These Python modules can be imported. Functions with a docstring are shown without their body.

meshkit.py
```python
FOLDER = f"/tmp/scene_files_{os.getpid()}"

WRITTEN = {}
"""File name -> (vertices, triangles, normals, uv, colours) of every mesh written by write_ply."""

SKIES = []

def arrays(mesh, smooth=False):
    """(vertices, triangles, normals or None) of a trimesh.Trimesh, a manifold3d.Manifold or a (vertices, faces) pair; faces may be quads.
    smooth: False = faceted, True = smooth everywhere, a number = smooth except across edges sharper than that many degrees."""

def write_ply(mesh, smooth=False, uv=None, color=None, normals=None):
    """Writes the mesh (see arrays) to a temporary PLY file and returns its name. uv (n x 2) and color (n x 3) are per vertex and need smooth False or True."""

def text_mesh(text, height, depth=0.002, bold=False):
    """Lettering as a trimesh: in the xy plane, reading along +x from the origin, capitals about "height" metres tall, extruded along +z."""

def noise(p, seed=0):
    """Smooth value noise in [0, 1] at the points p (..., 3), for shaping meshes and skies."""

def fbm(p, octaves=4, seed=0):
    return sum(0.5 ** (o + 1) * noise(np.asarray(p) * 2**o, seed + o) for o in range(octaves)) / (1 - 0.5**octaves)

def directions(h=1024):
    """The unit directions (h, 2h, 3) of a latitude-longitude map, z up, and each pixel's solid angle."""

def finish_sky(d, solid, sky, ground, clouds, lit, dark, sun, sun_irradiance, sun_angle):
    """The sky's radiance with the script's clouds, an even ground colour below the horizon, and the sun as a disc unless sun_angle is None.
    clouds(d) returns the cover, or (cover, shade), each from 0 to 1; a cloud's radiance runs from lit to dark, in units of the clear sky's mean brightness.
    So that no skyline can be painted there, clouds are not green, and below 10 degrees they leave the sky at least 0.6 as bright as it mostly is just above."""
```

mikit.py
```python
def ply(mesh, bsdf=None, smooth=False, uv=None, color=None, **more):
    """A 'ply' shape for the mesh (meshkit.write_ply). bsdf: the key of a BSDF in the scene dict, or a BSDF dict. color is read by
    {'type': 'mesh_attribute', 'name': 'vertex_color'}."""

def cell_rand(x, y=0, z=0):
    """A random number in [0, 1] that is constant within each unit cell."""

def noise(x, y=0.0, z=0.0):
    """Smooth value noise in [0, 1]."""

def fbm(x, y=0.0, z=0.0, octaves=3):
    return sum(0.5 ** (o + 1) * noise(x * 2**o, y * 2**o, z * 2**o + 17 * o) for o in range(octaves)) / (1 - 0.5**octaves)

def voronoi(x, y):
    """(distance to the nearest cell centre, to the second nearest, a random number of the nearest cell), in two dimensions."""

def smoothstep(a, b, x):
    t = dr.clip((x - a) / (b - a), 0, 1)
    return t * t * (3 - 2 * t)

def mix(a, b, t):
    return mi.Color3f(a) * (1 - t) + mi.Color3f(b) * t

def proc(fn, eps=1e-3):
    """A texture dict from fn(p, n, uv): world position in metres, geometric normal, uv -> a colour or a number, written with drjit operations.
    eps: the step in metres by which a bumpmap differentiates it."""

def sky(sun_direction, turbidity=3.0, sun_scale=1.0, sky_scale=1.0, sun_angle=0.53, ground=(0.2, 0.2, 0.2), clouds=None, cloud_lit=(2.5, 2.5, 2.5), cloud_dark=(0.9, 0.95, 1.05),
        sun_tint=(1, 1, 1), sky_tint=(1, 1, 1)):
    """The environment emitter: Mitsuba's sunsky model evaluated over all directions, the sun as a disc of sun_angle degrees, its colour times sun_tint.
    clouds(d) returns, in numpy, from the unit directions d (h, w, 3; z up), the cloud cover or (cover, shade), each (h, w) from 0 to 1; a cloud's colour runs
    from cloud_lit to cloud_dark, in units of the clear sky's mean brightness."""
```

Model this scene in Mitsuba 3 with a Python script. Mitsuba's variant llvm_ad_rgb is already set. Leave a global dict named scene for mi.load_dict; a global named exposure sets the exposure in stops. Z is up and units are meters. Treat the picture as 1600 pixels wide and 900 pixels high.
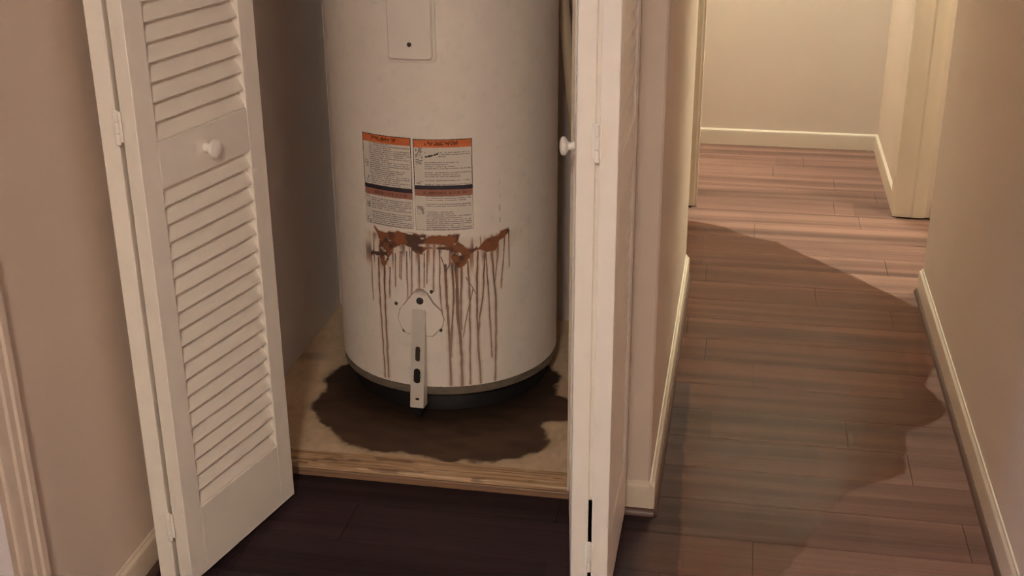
import math, random
import numpy as np, trimesh, mitsuba as mi, drjit as dr
import manifold3d as m3
import shapely.geometry as sg
import mikit, meshkit
from mikit import noise, fbm, cell_rand, smoothstep, mix

# ------------------------------------------------------------------ camera, light, exposure
T = mi.ScalarTransform4f
scene, labels = {'type': 'scene'}, {}
exposure = 2.3
H, FOC, PITCH, YAW, ROLL = 1.6, 1960.3, 0.39372, -0.186278, -0.0071326
def _cam():
    cp, sp, cy, sy = math.cos(PITCH), math.sin(PITCH), math.cos(YAW), math.sin(YAW)
    fwd = np.array([sy*cp, cy*cp, -sp]); right = np.array([cy, -sy, 0.0]); up = np.cross(right, fwd)
    return fwd, -math.sin(ROLL)*right + math.cos(ROLL)*up
_f, _u = _cam()
scene['camera'] = {'type': 'perspective', 'fov_axis': 'x', 'fov': math.degrees(2*math.atan(800/FOC)), 'near_clip': 0.05, 'far_clip': 50,
                   'to_world': T().look_at(origin=[0, 0, H], target=(np.array([0, 0, H]) + _f).tolist(), up=_u.tolist())}
LAMP_HALL = [68.0, 61.5, 50.5]        # radiance of the ceiling lamp behind the camera
LAMP_END = [28.0, 32.0, 26.0]         # ceiling lamp in the room past the doorway
LAMP_CROSS = [24.0, 24.0, 17.0]        # ceiling lamp in the cross passage
DAYLIGHT = [0.55, 0.72, 1.15]       # window of the side room at the left
HALL_LAMP_AT = (-0.18, -0.7)

# ------------------------------------------------------------------ helpers
def key_for(name, parent=None):
    base = f'{parent}__{name}' if parent else name
    k, i = base, 0
    while k in scene or k in labels:
        i += 1; k = f'{base}_{i:03d}'
    return k
def put(name, mesh, bsdf, parent=None, label=None, cat=None, group=None, kind=None, smooth=False, **more):
    k = key_for(name, parent)
    scene[k] = mikit.ply(mesh, bsdf, smooth=smooth, **more)
    d = {n: v for n, v in (('label', label), ('category', cat), ('group', group), ('kind', kind)) if v}
    if d: labels[k] = d
    return k
def thing(name, label, cat, group=None):
    k = key_for(name); labels[k] = {'label': label, 'category': cat}
    if group: labels[k]['group'] = group
    return k
def struct(name, mesh, bsdf, label=None, smooth=False, parent=None, **more):
    return put(name, mesh, bsdf, parent, label=label, kind=None if parent else 'structure', smooth=smooth, **more)
def box(x0, x1, y0, y1, z0, z1):
    b = trimesh.creation.box((x1-x0, y1-y0, z1-z0)); b.apply_translation(((x0+x1)/2, (y0+y1)/2, (z0+z1)/2)); return b
def cat(*ms): return trimesh.util.concatenate(list(ms))
def rbox(x0, x1, y0, y1, z0, z1, r=0.002):
    """Box with chamfered edges (hull of inset corner crosses)."""
    p = []
    for x, sx in ((x0, 1), (x1, -1)):
        for y, sy in ((y0, 1), (y1, -1)):
            for z, sz in ((z0, 1), (z1, -1)):
                p += [(x, y+sy*r, z+sz*r), (x+sx*r, y, z+sz*r), (x+sx*r, y+sy*r, z)]
    return trimesh.convex.convex_hull(np.array(p))
def extrude(poly, h):
    return trimesh.creation.extrude_polygon(poly if hasattr(poly, 'exterior') else sg.Polygon(poly), h, engine='earcut')
def lathe(prof, n=32): return trimesh.creation.revolve(np.array(prof, float), sections=n)
def frame_to(mesh, o, ex, ey, ez):
    M = np.eye(4); M[:3, 0], M[:3, 1], M[:3, 2], M[:3, 3] = ex, ey, ez, o
    m = mesh.copy(); m.apply_transform(M); return m
def along(mesh_z, a, b):
    """mesh built along +z from 0 moved so that it runs from a towards b."""
    a, b = np.array(a, float), np.array(b, float); z = (b-a)/np.linalg.norm(b-a)
    x = np.cross(z, [0, 0, 1] if abs(z[2]) < .9 else [1, 0, 0]); x /= np.linalg.norm(x)
    return frame_to(mesh_z, a, x, np.cross(z, x), z)
def tube(pts, r, n=16):
    P = np.array(pts, float); V, F = [], []
    for i, p in enumerate(P):
        t = P[min(i+1, len(P)-1)] - P[max(i-1, 0)]; t /= np.linalg.norm(t)
        x = np.cross(t, [0.3, 0.9, 0.1]); x /= np.linalg.norm(x); y = np.cross(t, x)
        for k in range(n):
            a = 2*math.pi*k/n; V.append(p + r*(math.cos(a)*x + math.sin(a)*y))
    for i in range(len(P)-1):
        for k in range(n):
            a, b = i*n+k, i*n+(k+1) % n; F += [(a, b, b+n), (a, b+n, a+n)]
    c0, c1 = len(V), len(V)+1; V += [P[0], P[-1]]; m = (len(P)-1)*n
    for k in range(n): F += [(c0, (k+1) % n, k), (c1, m+k, m+(k+1) % n)]
    me = trimesh.Trimesh(np.array(V), np.array(F), process=False); me.fix_normals(); return me
def moulding(profile, a, b, out):
    """Profile points (distance out of the wall, height) swept from a to b (xy), standing out along 'out' (xy)."""
    a, b, out = np.array(a, float), np.array(b, float), np.array(out, float)
    d = b-a; L = np.linalg.norm(d); d /= L
    m = extrude(profile, L)
    m = frame_to(m, [a[0], a[1], 0], [out[0], out[1], 0], [0, 0, 1], [d[0], d[1], 0])
    m.fix_normals(); return m

# drjit polygon tools: signed distance (inside negative)
def poly_sd(x, y, P):
    d = mi.Float(1e9); s = mi.Float(1.0)
    n = len(P)
    for i in range(n):
        ax, ay = P[i]; bx, by = P[(i+1) % n]; ex, ey = bx-ax, by-ay
        wx, wy = x-ax, y-ay
        t = dr.clip((wx*ex+wy*ey)/(ex*ex+ey*ey+1e-12), 0, 1)
        d = dr.minimum(d, dr.square(wx-ex*t)+dr.square(wy-ey*t))
        c1 = (ay <= y) & (by > y) & ((ex*wy-ey*wx) > 0)
        c2 = (ay > y) & (by <= y) & ((ex*wy-ey*wx) < 0)
        s = dr.select(c1 | c2, -s, s)
    return dr.sqrt(d)*s
def line_d(x, y, P):
    """(distance to the polyline, fraction along it)"""
    d, f = mi.Float(1e9), mi.Float(0); n = len(P)-1
    for i in range(n):
        ax, ay = P[i]; bx, by = P[i+1]; ex, ey = bx-ax, by-ay
        wx, wy = x-ax, y-ay
        t = dr.clip((wx*ex+wy*ey)/(ex*ex+ey*ey+1e-12), 0, 1)
        q = dr.sqrt(dr.square(wx-ex*t)+dr.square(wy-ey*t))
        f = dr.select(q < d, (i+t)/n, f); d = dr.minimum(d, q)
    return d, f

# outline of the water on the floor (world metres), shared by the water sheet and by the wetted planks
PUDDLE = [(-0.055, 1.15), (0.02, 1.2), (0.06, 1.75), (0.10, 2.12), (0.152, 2.305), (0.173, 2.356), (0.219, 2.49), (0.251, 2.576), (0.315, 2.686), (0.385, 2.735), (0.45, 2.784),
          (0.462, 2.90), (0.472, 3.0), (0.53, 3.05), (0.585, 3.12), (0.596, 3.144), (0.552, 3.28), (0.575, 3.36), (0.597, 3.42), (0.597, 3.84), (0.531, 3.913), (0.458, 4.011), (0.361, 4.135), (0.31, 4.19),
          (0.257, 4.245), (0.20, 4.315), (0.158, 4.375), (0.115, 4.385), (0.074, 4.405), (0.03, 4.44), (-0.04, 4.505), (-0.10, 4.535), (-0.16, 4.55), (-0.30, 4.52), (-0.36, 4.35), (-0.34, 4.02),
          (-0.139, 3.96), (-0.137, 3.2), (-0.088, 3.18), (-0.085, 2.8), (-0.070, 2.45), (-0.062, 2.0)]
# wet boards by closet and hall wall; shade and reflection edge painted into colour
WET_SHADE = [(-1.3, 1.1), (-0.17, 1.1), (-0.165, 2.0), (-0.15, 2.45), (-0.155, 2.6), (-1.3, 2.6)]
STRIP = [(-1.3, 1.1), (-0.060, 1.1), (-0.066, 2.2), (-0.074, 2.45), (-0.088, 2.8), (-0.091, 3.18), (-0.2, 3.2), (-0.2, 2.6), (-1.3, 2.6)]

# ------------------------------------------------------------------ materials
def principled(color, rough=0.5, **kw):
    c = color if isinstance(color, dict) else {'type': 'rgb', 'value': list(color)}
    return {'type': 'twosided', 'bsdf': {'type': 'principled', 'base_color': c, 'roughness': rough, **kw}}
def paint(base, var=0.04, scale=3.0):
    base = np.array(base)
    def fn(p, n, uv):
        k = 1 + var*(fbm(p.x*scale, p.y*scale, p.z*scale, 3)-0.5)*2
        return mi.Color3f(*base.tolist())*k
    return mikit.proc(fn)
scene['mat_wall'] = principled(paint((0.605, 0.50, 0.43)), 0.75, specular=0.3)
scene['mat_closet_wall'] = principled(paint((0.56, 0.50, 0.47), 0.07), 0.85, specular=0.2)
scene['mat_ceiling'] = principled((0.55, 0.51, 0.46), 0.9)
scene['mat_trim'] = principled(paint((0.63, 0.53, 0.435), 0.03, 8), 0.4)
scene['mat_door'] = principled(paint((0.80, 0.75, 0.69), 0.03, 9), 0.38)
scene['mat_slat'] = principled(paint((0.80, 0.74, 0.67), 0.03, 9), 0.42)
scene['mat_knob'] = principled((0.84, 0.80, 0.75), 0.22)
scene['mat_shoe'] = principled((0.10, 0.055, 0.045), 0.45)
scene['mat_black'] = principled((0.010, 0.009, 0.010), 0.5, specular=0.3)
scene['mat_dark'] = principled((0.03, 0.027, 0.025), 0.6)
scene['mat_screw'] = principled((0.10, 0.08, 0.065), 0.35, metallic=0.8)
scene['mat_pipe'] = principled((0.62, 0.50, 0.36), 0.35)
scene['mat_copper'] = principled((0.70, 0.36, 0.22), 0.3, metallic=1.0)
scene['mat_brass'] = principled((0.60, 0.44, 0.2), 0.3, metallic=1.0)
scene['mat_chrome'] = principled((0.6, 0.6, 0.6), 0.25, metallic=1.0)
scene['mat_enamel'] = principled((0.82, 0.765, 0.71), 0.3)

ROW = 0.1525; ROW0 = 2.424          # plank width, and the y of one seam
def wood_color(p):
    row = dr.floor((p.y-ROW0)/ROW)
    sh = cell_rand(row, 7.0)*37.0
    x, y = p.x + sh, p.y
    warp = 0.02*(noise(x*1.3, y*3)-0.5)
    y2 = y + warp
    broad = noise(x*0.55, y2*11.0, row*3.1)
    mid = noise(x*1.2, y2*34.0, row*1.7)
    fine = fbm(x*5.0, y2*220.0, row, 3)
    streak = smoothstep(0.55, 0.88, noise(x*0.45, y2*17.0, row*5.3+2))
    t = 0.45*broad + 0.33*mid + 0.22*fine
    c = mix((0.135, 0.068, 0.056), (0.275, 0.152, 0.122), smoothstep(0.2, 0.8, t))
    c = c*(1-0.36*streak)
    pc = cell_rand(row, dr.floor((p.x + cell_rand(row, 3.0)*0.914)/0.914), 5.0)
    return c*(0.88+0.24*pc)
def plank_fn(p, n, uv):
    wob = 0.012*(fbm(p.x*22, p.y*22, 0, 3)-0.5)*2
    wet = smoothstep(0.004, -0.006, poly_sd(p.x, p.y, PUDDLE)+wob-dr.select((p.x < 0) & (p.y < 3.3), 0.03, 0.0))
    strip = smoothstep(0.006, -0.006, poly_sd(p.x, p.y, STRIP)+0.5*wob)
    wet_shade = smoothstep(0.03, -0.03, poly_sd(p.x, p.y, WET_SHADE)+wob)  # wet boards plus the shade painted in front of the closet
    c = wood_color(p)
    c = c*mix((1, 1, 1), (0.84, 0.66, 0.56), wet*(1-strip))
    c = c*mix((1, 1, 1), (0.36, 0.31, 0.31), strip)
    return c*mix((1, 1, 1), (0.42, 0.52, 0.80), wet_shade)
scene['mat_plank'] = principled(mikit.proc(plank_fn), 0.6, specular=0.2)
scene['mat_subfloor'] = principled((0.06, 0.04, 0.03), 0.9)

# water sheet: clear film, its tiny ripples blur the reflection
def ripple(p, n, uv):
    return fbm(p.x*420, p.y*420, 0, 2)*0.5 + noise(p.x*60, p.y*60, 3)
scene['mat_water'] = {'type': 'bumpmap', 'arbitrary': mikit.proc(ripple, eps=4e-4), 'scale': 0.00035, 'bsdf': {'type': 'thindielectric', 'int_ior': 1.11, 'ext_ior': 1.0}}

# raised closet floor: particle board with the wet patch under the heater
STAIN = [(-1.07, 2.80), (-1.04, 2.75), (-0.998, 2.71), (-0.965, 2.675), (-0.935, 2.641), (-0.895, 2.62), (-0.855, 2.597), (-0.83, 2.60), (-0.802, 2.612), (-0.77, 2.603), (-0.733, 2.597), (-0.69, 2.590), (-0.65, 2.588),
         (-0.557, 2.600), (-0.52, 2.612), (-0.483, 2.629), (-0.455, 2.65), (-0.435, 2.679), (-0.425, 2.72), (-0.429, 2.765), (-0.445, 2.80), (-0.451, 2.826), (-0.42, 2.842), (-0.389, 2.832), (-0.33, 2.80),
         (-0.29, 2.86), (-0.30, 2.96), (-0.36, 2.965), (-0.41, 2.965), (-0.44, 2.985), (-0.45, 3.1), (-0.6, 3.3), (-0.95, 3.3), (-1.06, 3.1), (-1.10, 2.97), (-1.07, 2.90), (-1.085, 2.84)]
def deck_fn(p, n, uv):
    chip = noise(p.x*90, p.y*60, p.z*80)
    big = fbm(p.x*9, p.y*9, 1.0, 3)
    c = mix((0.46, 0.33, 0.21), (0.72, 0.56, 0.40), 0.35*chip+0.65*big)
    sd = poly_sd(p.x, p.y, STAIN) + 0.035*(fbm(p.x*26, p.y*26, 4.0, 3)-0.5)
    wet = smoothstep(0.006, -0.012, sd)
    rim = smoothstep(0.03, 0.0, dr.abs(sd))
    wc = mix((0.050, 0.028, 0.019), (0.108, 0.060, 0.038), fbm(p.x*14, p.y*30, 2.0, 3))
    c = c*(1-0.12*rim)
    foot_wet_shade = smoothstep(0.25, 0.47, dr.sqrt(dr.square(p.x-CX)+dr.square(p.y-CY)))  # wet wood, with the shade at the heater foot painted in darker
    c = mix(c, wc*(0.30+0.70*foot_wet_shade), wet)
    grime = smoothstep(0.55, 0.75, fbm(p.x*5, p.y*5, 8.0, 3))*smoothstep(2.75, 3.2, p.y)
    return c*(1-0.45*grime)
scene['mat_deck'] = principled(mikit.proc(deck_fn), 0.6, specular=0.35)
def edge_fn(p, n, uv):
    g = fbm(p.x*6, p.y*190, p.z*190, 3)
    c = mix((0.30, 0.175, 0.095), (0.56, 0.37, 0.22), smoothstep(0.25, 0.75, g))
    scuff = smoothstep(0.62, 0.72, fbm(p.x*16, p.y*70+3, p.z*60, 3))
    worn = smoothstep(0.6, 0.75, fbm(p.x*20+9, p.y*120, p.z*90, 2))
    c = mix(c, mi.Color3f(0.16, 0.09, 0.055), 0.7*scuff)
    return mix(c, mi.Color3f(0.66, 0.50, 0.35), 0.5*worn)
scene['mat_edge'] = principled(mikit.proc(edge_fn), 0.55)
def lip_fn(p, n, uv):
    g = fbm(p.x*5, p.y*90, p.z*160, 3)
    return mix((0.17, 0.095, 0.06), (0.31, 0.18, 0.11), g)
scene['mat_lip'] = principled(mikit.proc(lip_fn), 0.5)

# heater shell: white enamel, rust sheet and drips in cylinder coordinates (arc length, height)
CX, CY, R = -0.762, 3.11, 0.296
DRIPS = [[[(-0.1411,0.4661),(-0.1421,0.4007),(-0.1427,0.3399)],0.00071],[[(-0.1182,0.4604),(-0.119,0.3401),(-0.1164,0.2285),(-0.1152,0.1253)],0.00118],[[(-0.1001,0.4478),(-0.1031,0.3381),(-0.1034,0.243),(-0.1039,0.1282)],0.00141],[[(-0.0837,0.44),(-0.088,0.3577)],0.00094],[[(-0.0662,0.4802),(-0.0694,0.391)],0.00071],[[(-0.0521,0.4875),(-0.0563,0.4174)],0.00071],[[(-0.0477,0.4881),(-0.0527,0.4125)],0.00071],[[(-0.0348,0.4895),(-0.0361,0.42),(-0.0361,0.3549)],0.00082],[[(-0.0206,0.5015),(-0.0259,0.3669)],0.00094],[[(-0.0026,0.5029),(-0.0055,0.3933)],0.00118],[[(0.0106,0.4878),(0.0074,0.3968)],0.00082],[[(0.0183,0.4934),(0.0145,0.408)],0.00071],[[(0.0347,0.4939),(0.0309,0.387)],0.00094],[[(0.0499,0.5046),(0.0471,0.4089),(0.0508,0.3273)],0.00094],[[(0.0618,0.4569),(0.0642,0.36),(0.0686,0.2383),(0.0683,0.1247)],0.00164],[[(0.0793,0.4617),(0.082,0.3703),(0.0748,0.2827),(0.0703,0.2045)],0.00141],[[(0.0893,0.4666),(0.091,0.3261),(0.0984,0.2029),(0.0977,0.123)],0.00212],[[(0.104,0.4603),(0.0996,0.3693),(0.0991,0.2814)],0.00141],[[(0.1192,0.4644),(0.1221,0.3564),(0.1191,0.1238)],0.00118],[[(0.1304,0.3881),(0.1136,0.3133),(0.1022,0.2588)],0.00059],[[(0.1451,0.4882),(0.141,0.4031),(0.1407,0.2992),(0.1422,0.2319),(0.1467,0.1228)],0.00141],[[(0.1632,0.4805),(0.156,0.363),(0.1472,0.3093),(0.1425,0.2543)],0.00106],[[(0.1658,0.4801),(0.1721,0.3605),(0.1791,0.1915)],0.00094],[[(0.1819,0.4776),(0.1914,0.3569),(0.1916,0.2905),(0.1872,0.1237)],0.00129],[[(0.1986,0.4906),(0.1908,0.4007)],0.00082],[[(0.2189,0.5186),(0.2142,0.4609),(0.2076,0.381)],0.00094],[[(0.2309,0.532),(0.2312,0.4329)],0.00071],[[(0.1133,0.4222),(0.1379,0.3764)],0.00059],[[(0.0525,0.4782),(0.0639,0.4409)],0.00094],[[(0.0769,0.4671),(0.0639,0.4409)],0.00094]]
BLOB = [(-0.1261,0.5413),(-0.1137,0.5348),(-0.0895,0.5322),(-0.0718,0.5402),(-0.0285,0.5401),(0.0122,0.5362),(0.0468,0.5349),(0.0812,0.538),(0.1033,0.5394),(0.098,0.5199),(0.11,0.5022),(0.125,0.4999),(0.1505,0.5034),(0.1665,0.5197),(0.1934,0.5207),(0.2104,0.5318),(0.231,0.5373),(0.2351,0.5279),(0.2248,0.5216),(0.2056,0.5079),(0.193,0.4821),(0.1658,0.4811),(0.1529,0.4883),(0.1348,0.4883),(0.1243,0.4692),(0.1114,0.4518),(0.0938,0.445),(0.0795,0.4697),(0.0703,0.4964),(0.0458,0.5004),(0.021,0.5014),(0.0064,0.4823),(-0.0098,0.4865),(-0.0238,0.5001),(-0.0379,0.504),(-0.0683,0.4959),(-0.0863,0.4584),(-0.1007,0.4369),(-0.1095,0.446),(-0.1146,0.4665),(-0.1451,0.4598),(-0.1441,0.4735),(-0.117,0.4794),(-0.112,0.5097)]
def shell_fn(p, n, uv):
    s = dr.atan2(p.x-CX, -(p.y-CY))*R
    z = p.z
    base = mi.Color3f(0.86, 0.795, 0.735)*(1+0.03*(fbm(s*30, z*30, 0, 3)-0.5)*2)
    dirt = smoothstep(0.60, 0.85, fbm(s*60, z*60, 5, 3))*0.05
    base = base*(1-dirt)
    # scratches right of the drips
    sc = smoothstep(0.0022, 0.001, dr.abs(s-0.205-0.002*noise(z*80)))*smoothstep(0.55, 0.7, noise(s*200, z*120, 2))*smoothstep(0.52, 0.54, z)*smoothstep(0.68, 0.66, z)
    base = base*(1-0.4*sc)
    wob = 0.0016*(noise(z*45, s*20)-0.5)
    amt = mi.Float(0); core = mi.Float(0)
    for P, w in DRIPS:
        d, f = line_d(s+wob, z, P)
        ww = w*2.1*(0.75+0.5*noise(z*70, 3.3*w*1e4))
        a = dr.maximum(smoothstep(ww*1.35, ww*0.6, d)*(0.95-0.22*f), smoothstep(ww*3.4, ww*0.8, d)*0.30)
        amt = dr.maximum(amt, a)
    bl = poly_sd(s, z, BLOB)
    nz = fbm(s*75, z*75, 2, 4)
    inside = smoothstep(0.003, -0.003, bl + 0.012*(nz-0.5))
    # thin where the enamel still shows: pale windows in the sheet
    pale = smoothstep(1.0, 0.4, dr.sqrt(dr.square((s-0.135)/0.036)+dr.square((z-0.522)/0.016)) + 0.9*(nz-0.5))
    pale2 = smoothstep(1.0, 0.5, dr.sqrt(dr.square((s-0.028)/0.034)+dr.square((z-0.509)/0.0055)) + 0.9*(nz-0.5))
    pale3 = smoothstep(0.70, 0.84, fbm(s*52, z*80, 12, 3))
    inside = inside*(1-0.88*pale)*(1-0.7*pale2)*(1-0.75*pale3)
    # run-off below the sheet: translucent vertical streaks
    low = smoothstep(0.050, 0.0, bl)*smoothstep(0.39, 0.47, z)*smoothstep(0.535, 0.52, z)
    runs = smoothstep(0.42, 0.75, noise(s*190, z*9, 3))*0.62 + 0.22
    amt = dr.maximum(dr.maximum(amt, inside), low*runs)
    dark = smoothstep(0.42, 0.72, fbm(s*38, z*38, 7, 3))
    rust = mix((0.235, 0.068, 0.017), (0.062, 0.015, 0.008), dark)
    rust = mix(rust, mi.Color3f(0.17, 0.060, 0.018), smoothstep(0.46, 0.36, z)*0.85)
    rust = mix(rust, mi.Color3f(0.40, 0.185, 0.055), smoothstep(0.6, 0.3, amt))
    # rusty ring around the drain plate
    return mix(base, rust, dr.clip(amt, 0, 1)*0.95)
scene['mat_shell'] = principled(mikit.proc(shell_fn), 0.33, specular=0.45)
def band_fn(p, n, uv):
    s = dr.atan2(p.x-CX, -(p.y-CY))*R
    g = fbm(s*40, p.z*120, 1, 3)
    c = mix((0.10, 0.083, 0.066), (0.22, 0.18, 0.145), g)
    return c*(1-0.6*smoothstep(0.116, 0.12, p.z+0.004*(noise(s*90)-0.5)))
scene['mat_band'] = principled(mikit.proc(band_fn), 0.45)
PLATE = [(-0.020, 0.383), (-0.012, 0.392), (0.004, 0.392), (0.014, 0.384), (0.030, 0.356), (0.050, 0.335), (0.057, 0.312), (0.052, 0.290), (0.040, 0.277), (0.026, 0.262), (-0.044, 0.266), (-0.058, 0.282), (-0.066, 0.305), (-0.060, 0.332), (-0.040, 0.356)]
def plate_fn(p, n, uv):
    s = dr.atan2(p.x-CX, -(p.y-CY))*R
    z = p.z
    top = smoothstep(0.372, 0.395, z + 0.012*(fbm(s*120, z*120, 0, 3)-0.5))*smoothstep(0.028, 0.012, dr.abs(s+0.004))
    rim = smoothstep(0.0035, 0.0005, dr.abs(poly_sd(s, z, PLATE)))*smoothstep(0.35, 0.6, noise(s*70, z*70, 4)+0.25)
    return mix(mi.Color3f(0.86, 0.795, 0.735), mi.Color3f(0.17, 0.075, 0.04), dr.clip(dr.maximum(0.8*top, 0.75*rim), 0, 1))
scene['mat_plate'] = principled(mikit.proc(plate_fn), 0.35)
scene['mat_strap'] = principled((0.60, 0.55, 0.51), 0.4)

# printed labels, uv in 0..1 from the top left
def label_fn(seed, split, cols):
    def fn(p, n, uv):
        u, v = uv.x, uv.y
        white = mi.Color3f(0.72, 0.67, 0.61)
        rows = 46.0
        r = dr.floor(v*rows); fr = v*rows - r
        gap = cell_rand(r, seed) < 0.16
        end = 0.97 - 0.42*dr.select(cell_rand(r, seed+1) > 0.62, cell_rand(r, seed+2), 0)
        words = smoothstep(0.24, 0.34, noise(u*95+r*13.1, r*3.7, seed))
        txt = dr.select((fr > 0.22) & (fr < 0.78) & ~gap & (u > cols) & (u < end), words, 0)
        # icons / side headings in the left margin
        ic = dr.select((u > 0.035) & (u < cols-0.03) & (cell_rand(dr.floor(v*11), seed+5) > 0.5), smoothstep(0.5, 0.6, noise(u*40, v*95, seed+9)), 0)
        c = mix(white, mi.Color3f(0.27, 0.225, 0.235), 0.78*txt)
        c = mix(c, mi.Color3f(0.16, 0.13, 0.13), 0.7*ic)
        if seed > 20:   # dark pictogram at the head of the right column
            pic = (v > 0.13) & (v < 0.205) & (u > 0.21) & (u < 0.42)
            blot = smoothstep(0.005, -0.005, dr.abs(v-0.175+0.14*(u-0.3))-0.016*noise(u*60, v*40, 3))
            c = mix(c, white, dr.select(pic, 0.9, 0.0)); c = mix(c, mi.Color3f(0.03, 0.025, 0.025), dr.select(pic, blot, 0))
        # heading bands
        head = v < 0.088
        lead = (v > 0.022) & (v < 0.066) & (u > 0.20) & (u < (0.72 if seed < 20 else 0.76))
        hl = dr.select(lead, smoothstep(0.38, 0.5, noise(u*70, dr.floor(v*60)*2.3, seed+3)), 0)
        orange = mix((0.60, 0.155, 0.055), (0.68, 0.20, 0.075), noise(u*8, v*30, seed))
        c = dr.select(head, mix(orange, mi.Color3f(0.13, 0.025, 0.015), 0.85*hl), c)
        c = dr.select((v > split-0.045) & (v < split), mi.Color3f(0.035, 0.03, 0.045), c)
        sub = (v >= split) & (v < split+0.07)
        sl = dr.select((v > split+0.02) & (v < split+0.05) & (u > 0.15) & (u < 0.9), smoothstep(0.45, 0.55, noise(u*60, 3.0, seed+6)), 0)
        c = dr.select(sub, mix((0.36, 0.16, 0.12), (0.22, 0.09, 0.07), sl), c)
        edge = ((u < 0.012) | (u > 0.988) | (v < 0.007)) & (v < split)
        edge2 = ((u < 0.008) | (u > 0.992) | (v > 0.993)) & (v >= split)
        c = dr.select(edge, mi.Color3f(0.04, 0.03, 0.035), c)
        c = dr.select(edge2, mi.Color3f(0.42, 0.37, 0.34), c)
        return c
    return fn
scene['mat_label_a'] = principled(mikit.proc(label_fn(11.0, 0.60, 0.15)), 0.4)
scene['mat_label_b'] = principled(mikit.proc(label_fn(29.0, 0.545, 0.19)), 0.4)
scene['mat_glass_lamp'] = principled((0.8, 0.78, 0.72), 0.3)

# ------------------------------------------------------------------ the setting
XL, XR, XP = -1.195, 0.614, -0.153       # left wall, right wall, hall side of the closet partition
CEIL = 2.35
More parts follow.
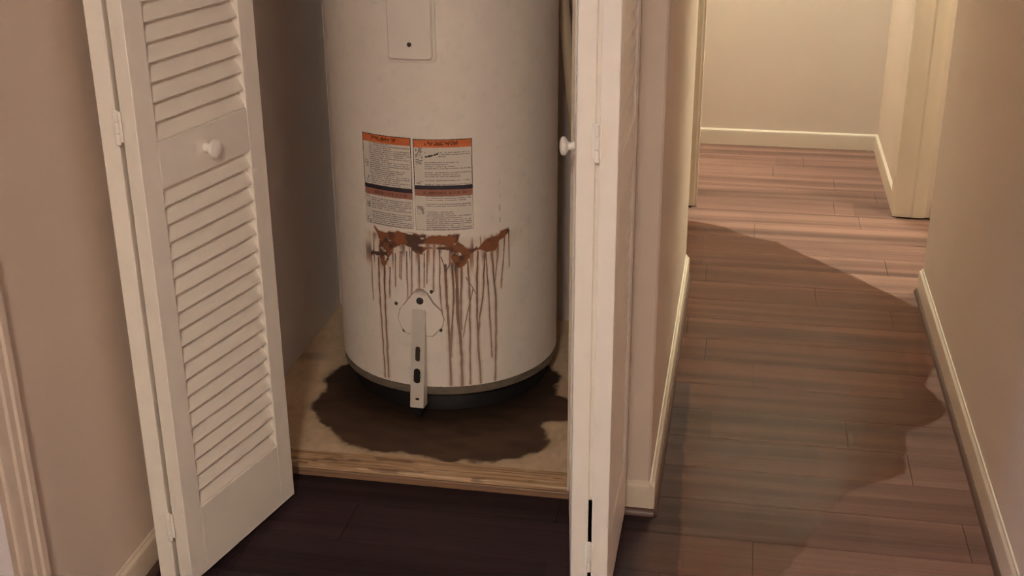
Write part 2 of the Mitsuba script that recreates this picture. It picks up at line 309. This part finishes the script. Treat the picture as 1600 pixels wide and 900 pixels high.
# floor with its planks
fl = struct('floor', box(-2.7, 2.1, -4.1, 5.75, -0.10, -0.0045), 'mat_subfloor')
rng = random.Random(4)
def planks(x0, x1, y0, y1, rows):
    pass
def clip_plank(xa, xb, ya, yb):
    g = 0.0006
    return rbox(xa+g, xb-g, ya+g, yb-g, -0.0044, 0.0, 0.0005)
def zone(y):
    """x extent of the open floor at depth y"""
    if y < 2.424-1e-6: return (XL-0.003, XR)
    if y < 3.95: return (XP-0.005, XR)
    if y < 4.73: return (-1.2, 2.0)
    if y < 4.80: return (-0.17, 0.605)
    return (-0.9, 0.605)
JOINT0 = {0: 0.086}
k = 0
for row in range(-26, 22):
    ya, yb = ROW0+row*ROW, ROW0+(row+1)*ROW
    if ya < -1.6 or ya > 5.65: continue
    yb = min(yb, 5.66)
    x0, x1 = zone((ya+yb)/2)
    if row == 0: x0 = -1.195
    off = {-1: 0.086, 13: 0.075, 4: -0.3, 3: 0.32}.get(row, rng.uniform(0, 0.914))
    x = off - 0.914*math.ceil((off-x0)/0.914+1e-6)
    while x < x1:
        a, b = max(x, x0), min(x+0.914, x1)
        x += 0.914
        if b-a < 0.02: continue
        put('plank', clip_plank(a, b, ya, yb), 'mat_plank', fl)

# walls
wl = struct('wall_left', cat(box(XL-0.10, XL, 1.645, 2.53, 0, CEIL), box(XL-0.10, XL, -4.0, 0.80, 0, CEIL), box(XL-0.10, XL, 0.80, 1.645, 2.04, CEIL)), 'mat_wall')
def bullnose_wall(x0, x1, y0, y1, r=0.022):
    p = [(x0, y0), (x1, y0), (x1, y1)]
    for i in range(9):
        a = math.pi/2 + math.pi/2*i/8
        p.append((x0+r+r*math.cos(a), y1-r+r*math.sin(a)))
    return extrude(p, CEIL)
struct('wall_right', bullnose_wall(XR, XR+0.11, -4.0, 3.99), 'mat_wall', smooth=30)
struct('wall_back', box(XL-0.1, XR+0.11, -4.1, -4.0, 0, CEIL), 'mat_wall')
pa = extrude([(-0.255, 2.505), (XP-0.004, 2.505), (XP, 2.509), (XP, 3.97), (XP-0.02, 3.99), (-0.255, 3.99)], CEIL)
struct('wall_partition', pa, 'mat_wall', smooth=30)
struct('wall_header', box(XL, -0.255, 2.53, 2.63, 2.06, CEIL), 'mat_wall')
struct('wall_closet_left', box(-1.31, -1.207, 2.53, 3.58, 0, CEIL), 'mat_closet_wall')
struct('wall_closet_back', box(-1.207, -0.255, 3.48, 3.58, 0, CEIL), 'mat_closet_wall')
struct('wall_closet_right', box(-0.265, -0.2545, 2.53, 3.48, 0, CEIL), 'mat_closet_wall')
struct('wall_doorway', cat(box(-1.3, -0.165, 4.735, 4.83, 0, CEIL), box(0.601, 2.1, 4.735, 4.83, 0, CEIL), box(-0.165, 0.601, 4.735, 4.83, 2.06, CEIL)), 'mat_wall')
struct('wall_end', box(-1.0, 0.72, 5.645, 5.75, 0, CEIL), 'mat_wall')
struct('wall_end_right', box(0.605, 0.72, 4.83, 5.645, 0, CEIL), 'mat_wall')
struct('wall_end_left', box(-1.0, -0.9, 4.83, 5.645, 0, CEIL), 'mat_wall')
struct('wall_cross_left', box(-1.31, -1.2, 3.58, 4.735, 0, CEIL), 'mat_wall')
struct('wall_cross_front', box(-1.2, -0.255, 3.58, 3.99, 0, CEIL), 'mat_wall')
struct('wall_cross_right', box(2.0, 2.1, 3.88, 4.735, 0, CEIL), 'mat_wall')
struct('wall_cross_near', box(XR+0.11, 2.0, 3.88, 3.99, 0, CEIL), 'mat_wall')
struct('ceiling', box(-2.7, 2.1, -4.1, 5.75, CEIL, CEIL+0.08), 'mat_ceiling')
# side room beyond the doorway in the left wall (daylight through its window)
struct('wall_side_room', cat(box(-2.7, -2.6, 0.0, 2.6, 0, 0.9), box(-2.7, -2.6, 0.0, 2.6, 2.0, CEIL), box(-2.7, -2.6, 0.0, 0.5, 0.9, 2.0), box(-2.7, -2.6, 1.9, 2.6, 0.9, 2.0),
       box(-2.6, -1.295, 2.5, 2.6, 0, CEIL), box(-2.6, -1.295, -0.1, 0.0, 0, CEIL)), 'mat_wall')
wn = struct('window_1', cat(box(-2.62, -2.58, 0.5, 1.9, 0.86, 0.90), box(-2.62, -2.58, 0.5, 1.9, 2.0, 2.04), box(-2.62, -2.58, 0.46, 0.5, 0.86, 2.04), box(-2.62, -2.58, 1.9, 1.94, 0.86, 2.04), box(-2.62, -2.59, 1.18, 1.22, 0.9, 2.0)), 'mat_trim')
scene['window_1__pane'] = {'type': 'rectangle', 'to_world': T().translate([-2.64, 1.2, 1.45]).rotate([0, 1, 0], 90).scale([0.55, 0.70, 1]),
                     'emitter': {'type': 'area', 'radiance': {'type': 'rgb', 'value': DAYLIGHT}}, 'bsdf': {'type': 'diffuse'}}

struct('trim_8', box(-0.345, -0.255, 2.505, 2.5295, 0.037, 2.06), 'mat_trim')
# baseboards (with the brown shoe moulding at their foot)
BASE = [(0, 0.017), (0.0125, 0.017), (0.0125, 0.066), (0.0105, 0.073), (0.005, 0.0775), (0.0035, 0.082), (0, 0.083)]
SHOE = [(0, 0), (0.021, 0)] + [(0.021*math.cos(a), 0.0175*math.sin(a)) for a in np.linspace(0.15, math.pi/2, 6)] + [(0, 0.0175)]
def baseboard(side, a, b, out, shoe=True):
    b1 = struct('baseboard_'+side, moulding(BASE, a, b, out), 'mat_trim', smooth=25)
    if shoe: put('shoe_moulding', moulding(SHOE, a, b, out), 'mat_shoe', b1, smooth=40)
baseboard('right', (XR, -4.0), (XR, 3.975), (-1, 0))
baseboard('left', (XL, 1.725), (XL, 2.50), (1, 0))
baseboard('hall_left', (XP, 2.493), (XP, 3.975), (1, 0))
baseboard('partition', (-0.255, 2.505), (XP+0.0125, 2.505), (0, -1))
def plainboard(side, a, b, out):
    b1 = struct('baseboard_'+side, moulding([(0, 0), (0.0125, 0), (0.0125, 0.058), (0.0105, 0.066), (0.005, 0.070), (0, 0.072)], a, b, out), 'mat_trim', smooth=25)
plainboard('end', (-0.9, 5.645), (0.605, 5.645), (0, -1))
plainboard('end_right', (0.605, 4.83), (0.605, 5.645), (-1, 0))
plainboard('cross_left', (-1.2, 3.99), (XP, 3.99), (0, 1))
plainboard('doorway_left', (-1.2, 4.735), (-0.26, 4.735), (0, -1))
plainboard('doorway_right', (0.73, 4.735), (2.0, 4.735), (0, -1))

# door casings: profile across the width (u) and thickness (t), swept up
def casing(x0, x1, yface, inner_left):
    """upright casing on a wall that faces -y; x0..x1 wide"""
    w = x1-x0
    pr = [(0, 0), (w, 0), (w, 0.010), (w*0.86, 0.016), (w*0.62, 0.0165), (w*0.55, 0.0125), (w*0.40, 0.0125), (w*0.34, 0.010), (w*0.12, 0.010), (w*0.08, 0.008), (0, 0.008)]
    if not inner_left: pr = [(w-u, t) for u, t in pr]
    m = extrude([(x0+u, yface-t) for u, t in pr], 2.10-0.002); m.apply_translation((0, 0, 0.002)); m.fix_normals(); return m
t1 = struct('trim_1', casing(0.590, 0.712, 4.735, True), 'mat_trim', smooth=25)
struct('trim_2', casing(-0.252, -0.152, 4.735, False), 'mat_trim', smooth=25)
struct('trim_3', box(-0.152, 0.590, 4.72, 4.735, 2.045, 2.11), 'mat_trim')
# jambs of the doorway
struct('trim_4', box(0.592, 0.6011, 4.7345, 4.8305, 0.002, 2.06), 'mat_trim')
struct('trim_5', box(-0.1651, -0.154, 4.7345, 4.8305, 0.002, 2.06), 'mat_trim')
# casing of the doorway in the left wall, at the left edge of the view
def casing_left(y0, y1):
    w = y1-y0
    pr = [(0, 0), (w, 0), (w, 0.012), (w*0.93, 0.017), (w*0.72, 0.017), (w*0.66, 0.013), (w*0.45, 0.0125), (w*0.38, 0.009), (w*0.08, 0.008), (0, 0.006)]
    m = extrude([(XL+t, y0+u) for u, t in pr], 2.10); m.fix_normals(); return m
struct('trim_6', casing_left(1.652, 1.722), 'mat_wall', smooth=25)
struct('trim_7', box(XL-0.101, XL+0.002, 1.634, 1.6451, 0, 2.04), 'mat_wall')

# closet floor: raised deck with a nosing board
pl = thing('closet_platform', 'low particle board platform with a dark wet stain under the white water heater', 'platform')
put('deck', box(-1.206, -0.2655, 2.588, 3.479, 0.003, 0.035), 'mat_deck', pl)
E0, E1 = -1.194, -0.2655
nose = [(2.530, 0.020), (2.524, 0.021), (2.521, 0.025), (2.521, 0.030), (2.524, 0.034), (2.529, 0.0355), (2.5865, 0.0355), (2.5865, 0.020)]
def xprism(prof, x0, x1):
    m = extrude(prof, x1-x0); return frame_to(m, [x0, 0, 0], [0, 1, 0], [0, 0, 1], [1, 0, 0])
put('nosing_board', xprism(nose, E0, E1), 'mat_edge', pl, label='worn scuffed wooden board along the front edge', smooth=30)
put('kick_strip', xprism([(2.526, 0.0005), (2.5865, 0.0005), (2.5865, 0.0195), (2.530, 0.0195), (2.526, 0.015)], E0, E1), 'mat_lip', pl, label='dark brown strip under the front board')

# ------------------------------------------------------------------ water on the floor
def water_mesh(step=0.012):
    poly = sg.Polygon(PUDDLE)
    pts = []
    ring = poly.exterior; n = int(ring.length/step)
    P = np.array([ring.interpolate(i/n, normalized=True).coords[0] for i in range(n)])
    d = 0.006*(meshkit.fbm(np.c_[P*16, np.zeros(n)], 3)-0.5)*2
    c = np.array(poly.buffer(-0.02).representative_point().coords[0])
    free = ~((P[:, 0] > 0.59) | (P[:, 0] < -0.02))
    t = np.roll(P, -1, 0)-np.roll(P, 1, 0); t /= np.linalg.norm(t, axis=1)[:, None]
    P = P + np.where(free, d, 0)[:, None]*np.c_[t[:, 1], -t[:, 0]]
    poly = sg.Polygon(P).buffer(0)
    if poly.geom_type != 'Polygon': poly = max(poly.geoms, key=lambda g: g.area)
    v, f = trimesh.creation.triangulate_polygon(poly, engine='earcut')
    V = np.c_[v, np.full(len(v), 0.0016)]
    m = trimesh.Trimesh(V, f, process=False)
    if m.face_normals[:, 2].mean() < 0: m.invert()
    return m
put('water_puddle', water_mesh(), 'mat_water', label='thin sheet of clear water spread across the dark wood plank floor', cat='puddle')

# ------------------------------------------------------------------ water heater
wh = thing('water_heater', 'tall white cylindrical water heater with rust streaks standing in the closet', 'water heater')
def cyl(r0, z0, z1, n=96):
    return lathe([(0, z0), (r0, z0), (r0, z1), (0, z1)], n)
sh = lathe([(R-0.03, 0.118), (R-0.001, 0.118), (R, 0.120), (R, 1.47), (R-0.004, 1.49), (R-0.02, 1.505), (0, 1.51)], 128); sh.apply_translation((CX, CY, 0))
put('shell', sh, 'mat_shell', wh, label='white enamel jacket with brown rust drips', smooth=30)
bd = lathe([(R-0.05, 0.094), (R-0.004, 0.094), (R-0.001, 0.097), (R-0.001, 0.1185), (R-0.05, 0.1185)], 128); bd.apply_translation((CX, CY, 0))
put('base_band', bd, 'mat_band', wh, label='grimy grey band around the foot', smooth=30)
br = lathe([(0.0, 0.0355), (0.266, 0.0355), (0.269, 0.038), (0.266, 0.060), (0.255, 0.0945), (0, 0.0945)], 128); br.apply_translation((CX, CY, 0))
put('base_ring', br, 'mat_black', wh, label='black base', smooth=30)
def on_shell(s, z, off=0.0):
    a = s/R; return np.array([CX+(R+off)*math.sin(a), CY-(R+off)*math.cos(a), z])
def bend(mesh):
    """flat mesh with x = arc length, y = height, z = distance out of the shell -> on the shell"""
    v = mesh.vertices; a = v[:, 0]/R; rr = R+v[:, 2]
    m = trimesh.Trimesh(np.c_[CX+rr*np.sin(a), CY-rr*np.cos(a), v[:, 1]], mesh.faces, process=False)
    return m
def rrect(x0, x1, y0, y1, r, n=6):
    return sg.box(x0+r, y0+r, x1-r, y1-r).buffer(r, quad_segs=n)
def pillow(poly, z0, z1, bev=0.002, maxe=0.012):
    """solid with a bevelled outer edge, refined so that it can bend"""
    a = extrude(poly, z1-bev-z0); a.apply_translation((0, 0, z0))
    parts = []
    lo = np.array(poly.exterior.coords)[:-1]; inn = np.array(poly.buffer(-bev).exterior.coords)[:-1]
    h = trimesh.convex.convex_hull(np.vstack([np.c_[lo, np.full(len(lo), z0)], np.c_[lo, np.full(len(lo), z1-bev)], np.c_[inn, np.full(len(inn), z1)]]))
    v, f = trimesh.remesh.subdivide_to_size(h.vertices, h.faces, maxe)
    return trimesh.Trimesh(v, f, process=False)
# access panel (reaches up out of the picture)
s0, s1 = math.radians(-10.6)*R, math.radians(9.3)*R
put('access_gasket', bend(pillow(rrect(s0-0.006, s1+0.008, 0.963, 1.345, 0.008), -0.001, 0.0022, 0.0018)), 'mat_enamel', wh, label='pressed rim around the upper access panel', smooth=30)
ap = put('access_panel', bend(pillow(rrect(s0, s1, 0.973, 1.335, 0.010), 0.002, 0.0155, 0.003)), 'mat_enamel', wh, label='raised white access panel with one dark screw', smooth=30)
sc = lathe([(0, 0), (0.0052, 0), (0.0052, 0.0015), (0.0035, 0.003), (0, 0.0034)], 16)
put('screw', along(sc, on_shell(-0.003, 1.009, 0.0153), on_shell(-0.003, 1.009, 0.05)), 'mat_dark', ap, label='dark screw')
# warning labels
def patch(sa, sb, za, zb, off=0.0004, n=30):
    V, UV, F = [], [], []
    for i in range(n+1):
        for j in range(3):
            u, v = i/n, j/2
            V.append(on_shell(sa+(sb-sa)*u, zb+(za-zb)*v, off)); UV.append((u, v))
    for i in range(n):
        for j in range(2):
            a = i*3+j; F += [(a, a+1, a+4), (a, a+4, a+3)]
    return trimesh.Trimesh(np.array(V), np.array(F), process=False), np.array(UV)
m, uv = patch(math.radians(-29.1)*R, math.radians(-2.5)*R, 0.550, 0.782)
put('warning_label', m, 'mat_label_a', wh, label='left printed warning label with an orange heading', smooth=True, uv=uv)
m, uv = patch(math.radians(-1.5)*R, math.radians(26.2)*R, 0.549, 0.780)
put('warning_label', m, 'mat_label_b', wh, label='right printed warning label with an orange heading and black pictogram', smooth=True, uv=uv)
# drain cover plate
pp = PLATE
plate_poly = sg.Polygon(pp).buffer(0.006).buffer(-0.006)
dp = put('drain_cover', bend(pillow(plate_poly, -0.001, 0.0034, 0.0016, 0.008)), 'mat_plate', wh, label='small white cover plate below the rust streaks', smooth=30)
bolt = lathe([(0, 0), (0.0095, 0), (0.0095, 0.002), (0.0075, 0.0035), (0.0045, 0.0036), (0.004, 0.002), (0, 0.002)], 20)
put('bolt', along(bolt, on_shell(-0.004, 0.360, 0.002), on_shell(-0.004, 0.360, 0.05)), 'mat_dark', dp, label='dark round bolt')
for s_, z_ in ((0.026, 0.386), (-0.050, 0.274), (0.047, 0.281), (-0.069, 0.345)):
    ch = trimesh.creation.icosphere(1, 0.0042); ch.apply_scale((1, 0.5, 1.3)); ch.apply_translation(on_shell(s_, z_, 0.0015))
    put('clip', ch, 'mat_screw', dp)
# drain strap: a perforated strip leaning out of the plate and down past the foot
def strap():
    w = 0.0175; L = 0.262
    body = rrect(-w, w, 0, L, 0.003)
    holes = [rrect(-0.007, 0.006, 0.125, 0.165, 0.006), rrect(-0.010, 0.008, 0.066, 0.106, 0.0088), rrect(-0.004, 0.006, 0.020, 0.027, 0.003)]
    for h in holes: body = body.difference(h)
    m = extrude(body, 0.004)
    fl1 = box(w-0.003, w, 0.0, L-0.05, -0.014, 0.004)
    # wedge shaped right flange, deepened to stand in for the strap shadow
    fl1 = extrude([(0.0, -0.038), (0.0, 0.0), (L-0.01, 0.0)], 0.003)
    fl1 = frame_to(fl1, [w-0.003, 0, 0.003], [0, 1, 0], [0, 0, 1], [1, 0, 0])
    fl1.fix_normals()
    return cat(m, fl1)
a0 = -0.010/R
out = np.array([math.sin(a0), -math.cos(a0), 0]); tang = np.array([math.cos(a0), math.sin(a0), 0])
bot, top = on_shell(-0.010, 0.078, 0.042), on_shell(-0.006, 0.336, 0.005)
ey = (top-bot)/np.linalg.norm(top-bot); ex = tang - ey*(tang@ey); ex /= np.linalg.norm(ex)
st = put('drain_strap', frame_to(strap(), bot, ex, ey, np.cross(ex, ey)), 'mat_strap', wh, label='slotted white strap hanging from the cover plate over the foot')
# dark plugs seen in the slots and the drain end
def slot_plug(u0, u1, v0, v1, mat, r):
    return frame_to(extrude(rrect(u0, u1, v0, v1, r), 0.0015), bot, ex, ey, np.cross(ex, ey))
put('slot', slot_plug(-0.0105, 0.0085, 0.0655, 0.1065, None, 0.009), 'mat_black', st, label='dark oval slot')
put('slot', slot_plug(-0.0075, 0.0065, 0.1245, 0.1655, None, 0.006), 'mat_screw', st, label='grey slot')
put('slot', slot_plug(-0.0045, 0.0065, 0.0195, 0.0275, None, 0.003), 'mat_black', st)
dv = lathe([(0, -0.008), (0.012, -0.008), (0.013, 0), (0.013, 0.010), (0.009, 0.012), (0.009, 0.03), (0, 0.03)], 20)
put('drain_outlet', along(dv, bot + np.array([0, 0.004, -0.012]), bot + np.array([0, 0.05, -0.006])), 'mat_black', st, label='black drain outlet', smooth=30)
# pipes on the heater's head
for s_, nm, mt in ((-0.1, 'cold_water_pipe', 'mat_copper'), (0.1, 'hot_water_pipe', 'mat_copper')):
    put(nm, tube([(CX+s_, CY, 1.50), (CX+s_, CY, 1.9), (CX+s_, CY, 2.349)], 0.011), mt, wh, smooth=30)
# relief discharge pipe that slants down beside the heater
put('discharge_pipe', tube([(-0.505, 3.30, 1.28), (-0.4795, 3.30, 1.034), (-0.457, 3.30, 0.813), (-0.425, 3.30, 0.50), (-0.395, 3.30, 0.20), (-0.382, 3.30, 0.052)], 0.0155, 20), 'mat_pipe', smooth=40,
    label='slanted tan plastic drain pipe between water heater and right door', cat='pipe')

# ------------------------------------------------------------------ louvered bifold doors
TH, PW, Z0, Z1 = 0.033, 0.385, 0.020, 2.03
STILE = 0.053
RAILS = [(Z0, 0.176), (0.872, 0.962), (1.90, Z1)]
PITCH_S = (0.872-0.176)/19
def panel_frame():
    parts = [rbox(0, STILE, 0, TH, Z0, Z1, 0.0015), rbox(PW-STILE, PW, 0, TH, Z0, Z1, 0.0015)]
    for a, b in RAILS: parts.append(rbox(STILE-0.001, PW-STILE+0.001, 0.0003, TH-0.0003, a, b, 0.0012))
    return cat(*parts)
def slat_mesh(z):
    # cross-section in (thickness y, height z): lower edge near the front (y = 0), upper edge near the back
    t = 0.0048; a = np.array([0.005, z]); b = np.array([0.0265, z+0.0415])
    d = (b-a)/np.linalg.norm(b-a); n = np.array([-d[1], d[0]])
    pr = []
    for c, sg_ in ((a, -1), (b, 1)):
        for an in np.linspace(-math.pi/2, math.pi/2, 5):
            pr.append(c + sg_*d*math.cos(an)*t/2 + n*math.sin(an)*sg_*t/2)
    m = extrude(pr, PW-2*STILE); m = frame_to(m, [STILE, 0, 0], [0, 1, 0], [0, 0, 1], [1, 0, 0]); m.fix_normals(); return m
SLATS = [0.176 + PITCH_S*(i+0.08) for i in range(19)] + [0.962 + PITCH_S*(i+0.08) for i in range(25)]
FRAME_D, SLAT_D = mikit.ply(panel_frame(), 'mat_door'), [mikit.ply(slat_mesh(z), 'mat_slat', smooth=40) for z in SLATS]
KNOB = lathe([(0, 0), (0.0085, 0), (0.0082, 0.003), (0.0066, 0.006), (0.0070, 0.0105), (0.011, 0.0130), (0.0152, 0.0155), (0.0162, 0.0185), (0.0150, 0.0220), (0.009, 0.0247), (0, 0.0254)], 32)
KNOB.apply_scale(1.14)
def panel(door, corner, direction, front):
    """corner: xy of the fold-side edge of the front face; direction: xy along the width; front: xy normal of the louvre front.
    The slab lies behind the front face."""
    d, n = np.array(direction, float), np.array(front, float); d /= np.linalg.norm(d); n -= d*(n@d); n /= np.linalg.norm(n)
    M = np.eye(4); M[:3, 0] = [d[0], d[1], 0]; M[:3, 1] = [-n[0], -n[1], 0]; M[:3, 2] = [0, 0, 1]; M[:2, 3] = corner
    tw = T(M.tolist())
    k = key_for('panel', door)
    scene[k] = {**FRAME_D, 'to_world': tw}
    for i, s in enumerate(SLAT_D): scene[k+'__slat' + (f'_{i:03d}' if i else '')] = {**s, 'to_world': tw}
    return k, M
def at(M, u, t, z): return (M @ np.array([u, t, z, 1]))[:3]
def knob(k, M, u, z):
    put('knob', along(KNOB, at(M, u, 0.0, z), at(M, u, -0.1, z)), 'mat_knob', k, label='small round white knob', smooth=35)
def hinge(door, p, x_dir, out, z0, z1):
    """leaf plates let into the two edges and a barrel of three knuckles"""
    h = key_for('hinge', door)
    out = np.array([out[0], out[1], 0.0]); xd = np.array([x_dir[0], x_dir[1], 0.0]); p = np.array([p[0], p[1], 0.0])
    leaf = [frame_to(rbox(a, b, 0.0, 0.0012, z0+0.004, z1-0.004, 0.0004), p, xd, out, [0, 0, 1]) for a, b in ((-0.0085, -0.001), (0.001, 0.0085))]
    m = cat(*leaf); m.fix_normals()
    scene[h] = mikit.ply(m, 'mat_knob'); L = (z1-z0)/3
    for i in range(3):
        c = lathe([(0, 0), (0.0042, 0), (0.0047, 0.0006), (0.0047, L-0.0016), (0.0042, L-0.001), (0, L-0.001)], 18)
        c.apply_translation(p + out*0.0052 + [0, 0, z0+i*L]); put('knuckle', c, 'mat_knob', h, smooth=35)
    return h
# left door: outer panel along the left wall, inner panel with the knob
dl = thing('bifold_door', 'white louvered bifold door folded open at the left of the closet, its round knob facing us', 'door')
dB = np.array([0.2352, 0.9719]); nB = np.array([0.9719, -0.2352])
kB, MB = panel(dl, (-1.0695, 2.034), dB, nB)
knob(kB, MB, 0.190, 0.917)
dA = np.array([-0.085, 0.9964]); nA = np.array([-0.9964, -0.085])
fA = np.array([-1.1075, 2.036])                      # inner front corner of the outer panel
kA, MA = panel(dl, fA + nA*TH, dA, nA)
pB = np.array([-1.0695, 2.034]) - nB*TH              # inner corner of the knob panel
mid = (pB + fA)/2
hinge(dl, mid + np.array([0, -0.0035]), (0.985, -0.12), (-0.12, -0.985), 0.972, 1.037)
hinge(dl, mid + np.array([0, -0.0035]), (0.985, -0.12), (-0.12, -0.985), 0.126, 0.192)
# right door: seen along its edges
dr2 = thing('bifold_door', 'white louvered bifold door folded open at the right, seen edge-on beside the hallway', 'door')
YF = 2.085
dC = np.array([-0.0571, 0.38]); dC /= np.linalg.norm(dC); nC = np.array([-dC[1], dC[0]])
cC = np.array([-0.2775, YF])
kC, MC = panel(dr2, cC, dC, nC)
knob(kC, MC, 0.19, 0.938)
cD = np.array([-0.2045, YF])
kD, MD = panel(dr2, cD, (-0.002, 1.0), (1.0, 0.002))
put('added_gap_strip', rbox(cC[0]+TH*dC[1]+0.0004+0.010*dC[0], cD[0]-TH-0.0004, YF+0.013, YF+0.022, 0.275, Z1-0.02, 0.0004), 'mat_door', dr2, label='added narrow strip in the panel gap, standing in for the lit wall behind')  # added strip, stands in for the lit wall seen through the gap
mid2 = np.array([(cC[0]+TH*dC[1] + cD[0]-TH)/2, YF-0.0015])
hinge(dr2, mid2, (1.0, 0.0), (0.0, -1.0), 0.967, 1.036)
hinge(dr2, mid2, (1.0, 0.0), (0.0, -1.0), 0.122, 0.190)

# ------------------------------------------------------------------ lamps
def ceiling_lamp(x, y, rad, label, r=0.15):
    t = thing('ceiling_lamp', label, 'lamp')
    c = lathe([(0, CEIL-0.001), (r+0.012, CEIL-0.001), (r+0.012, CEIL-0.022), (r-0.002, CEIL-0.026), (0, CEIL-0.026)], 40); c.apply_translation((x, y, 0)); c.fix_normals()
    put('base', c, 'mat_trim', t, smooth=30)
    p = [(r-0.004, CEIL-0.027)] + [((r-0.004)*math.cos(a), CEIL-0.027-0.07*math.sin(a)) for a in np.linspace(0.1, math.pi/2, 9)]
    p[-1] = (0, p[-1][1])
    d = lathe([(0, CEIL-0.027)] + p, 40); d.apply_translation((x, y, 0)); d.fix_normals()
    put('diffuser', d, 'mat_glass_lamp', t, smooth=30, emitter={'type': 'area', 'radiance': {'type': 'rgb', 'value': rad}})
ceiling_lamp(*HALL_LAMP_AT, LAMP_HALL, 'round glowing ceiling lamp in the hall before the closet', 0.14)
ceiling_lamp(0.30, 5.12, LAMP_END, 'round glowing ceiling lamp in the room past the end doorway')
ceiling_lamp(1.0, 4.35, LAMP_CROSS, 'round glowing ceiling lamp in the cross passage')
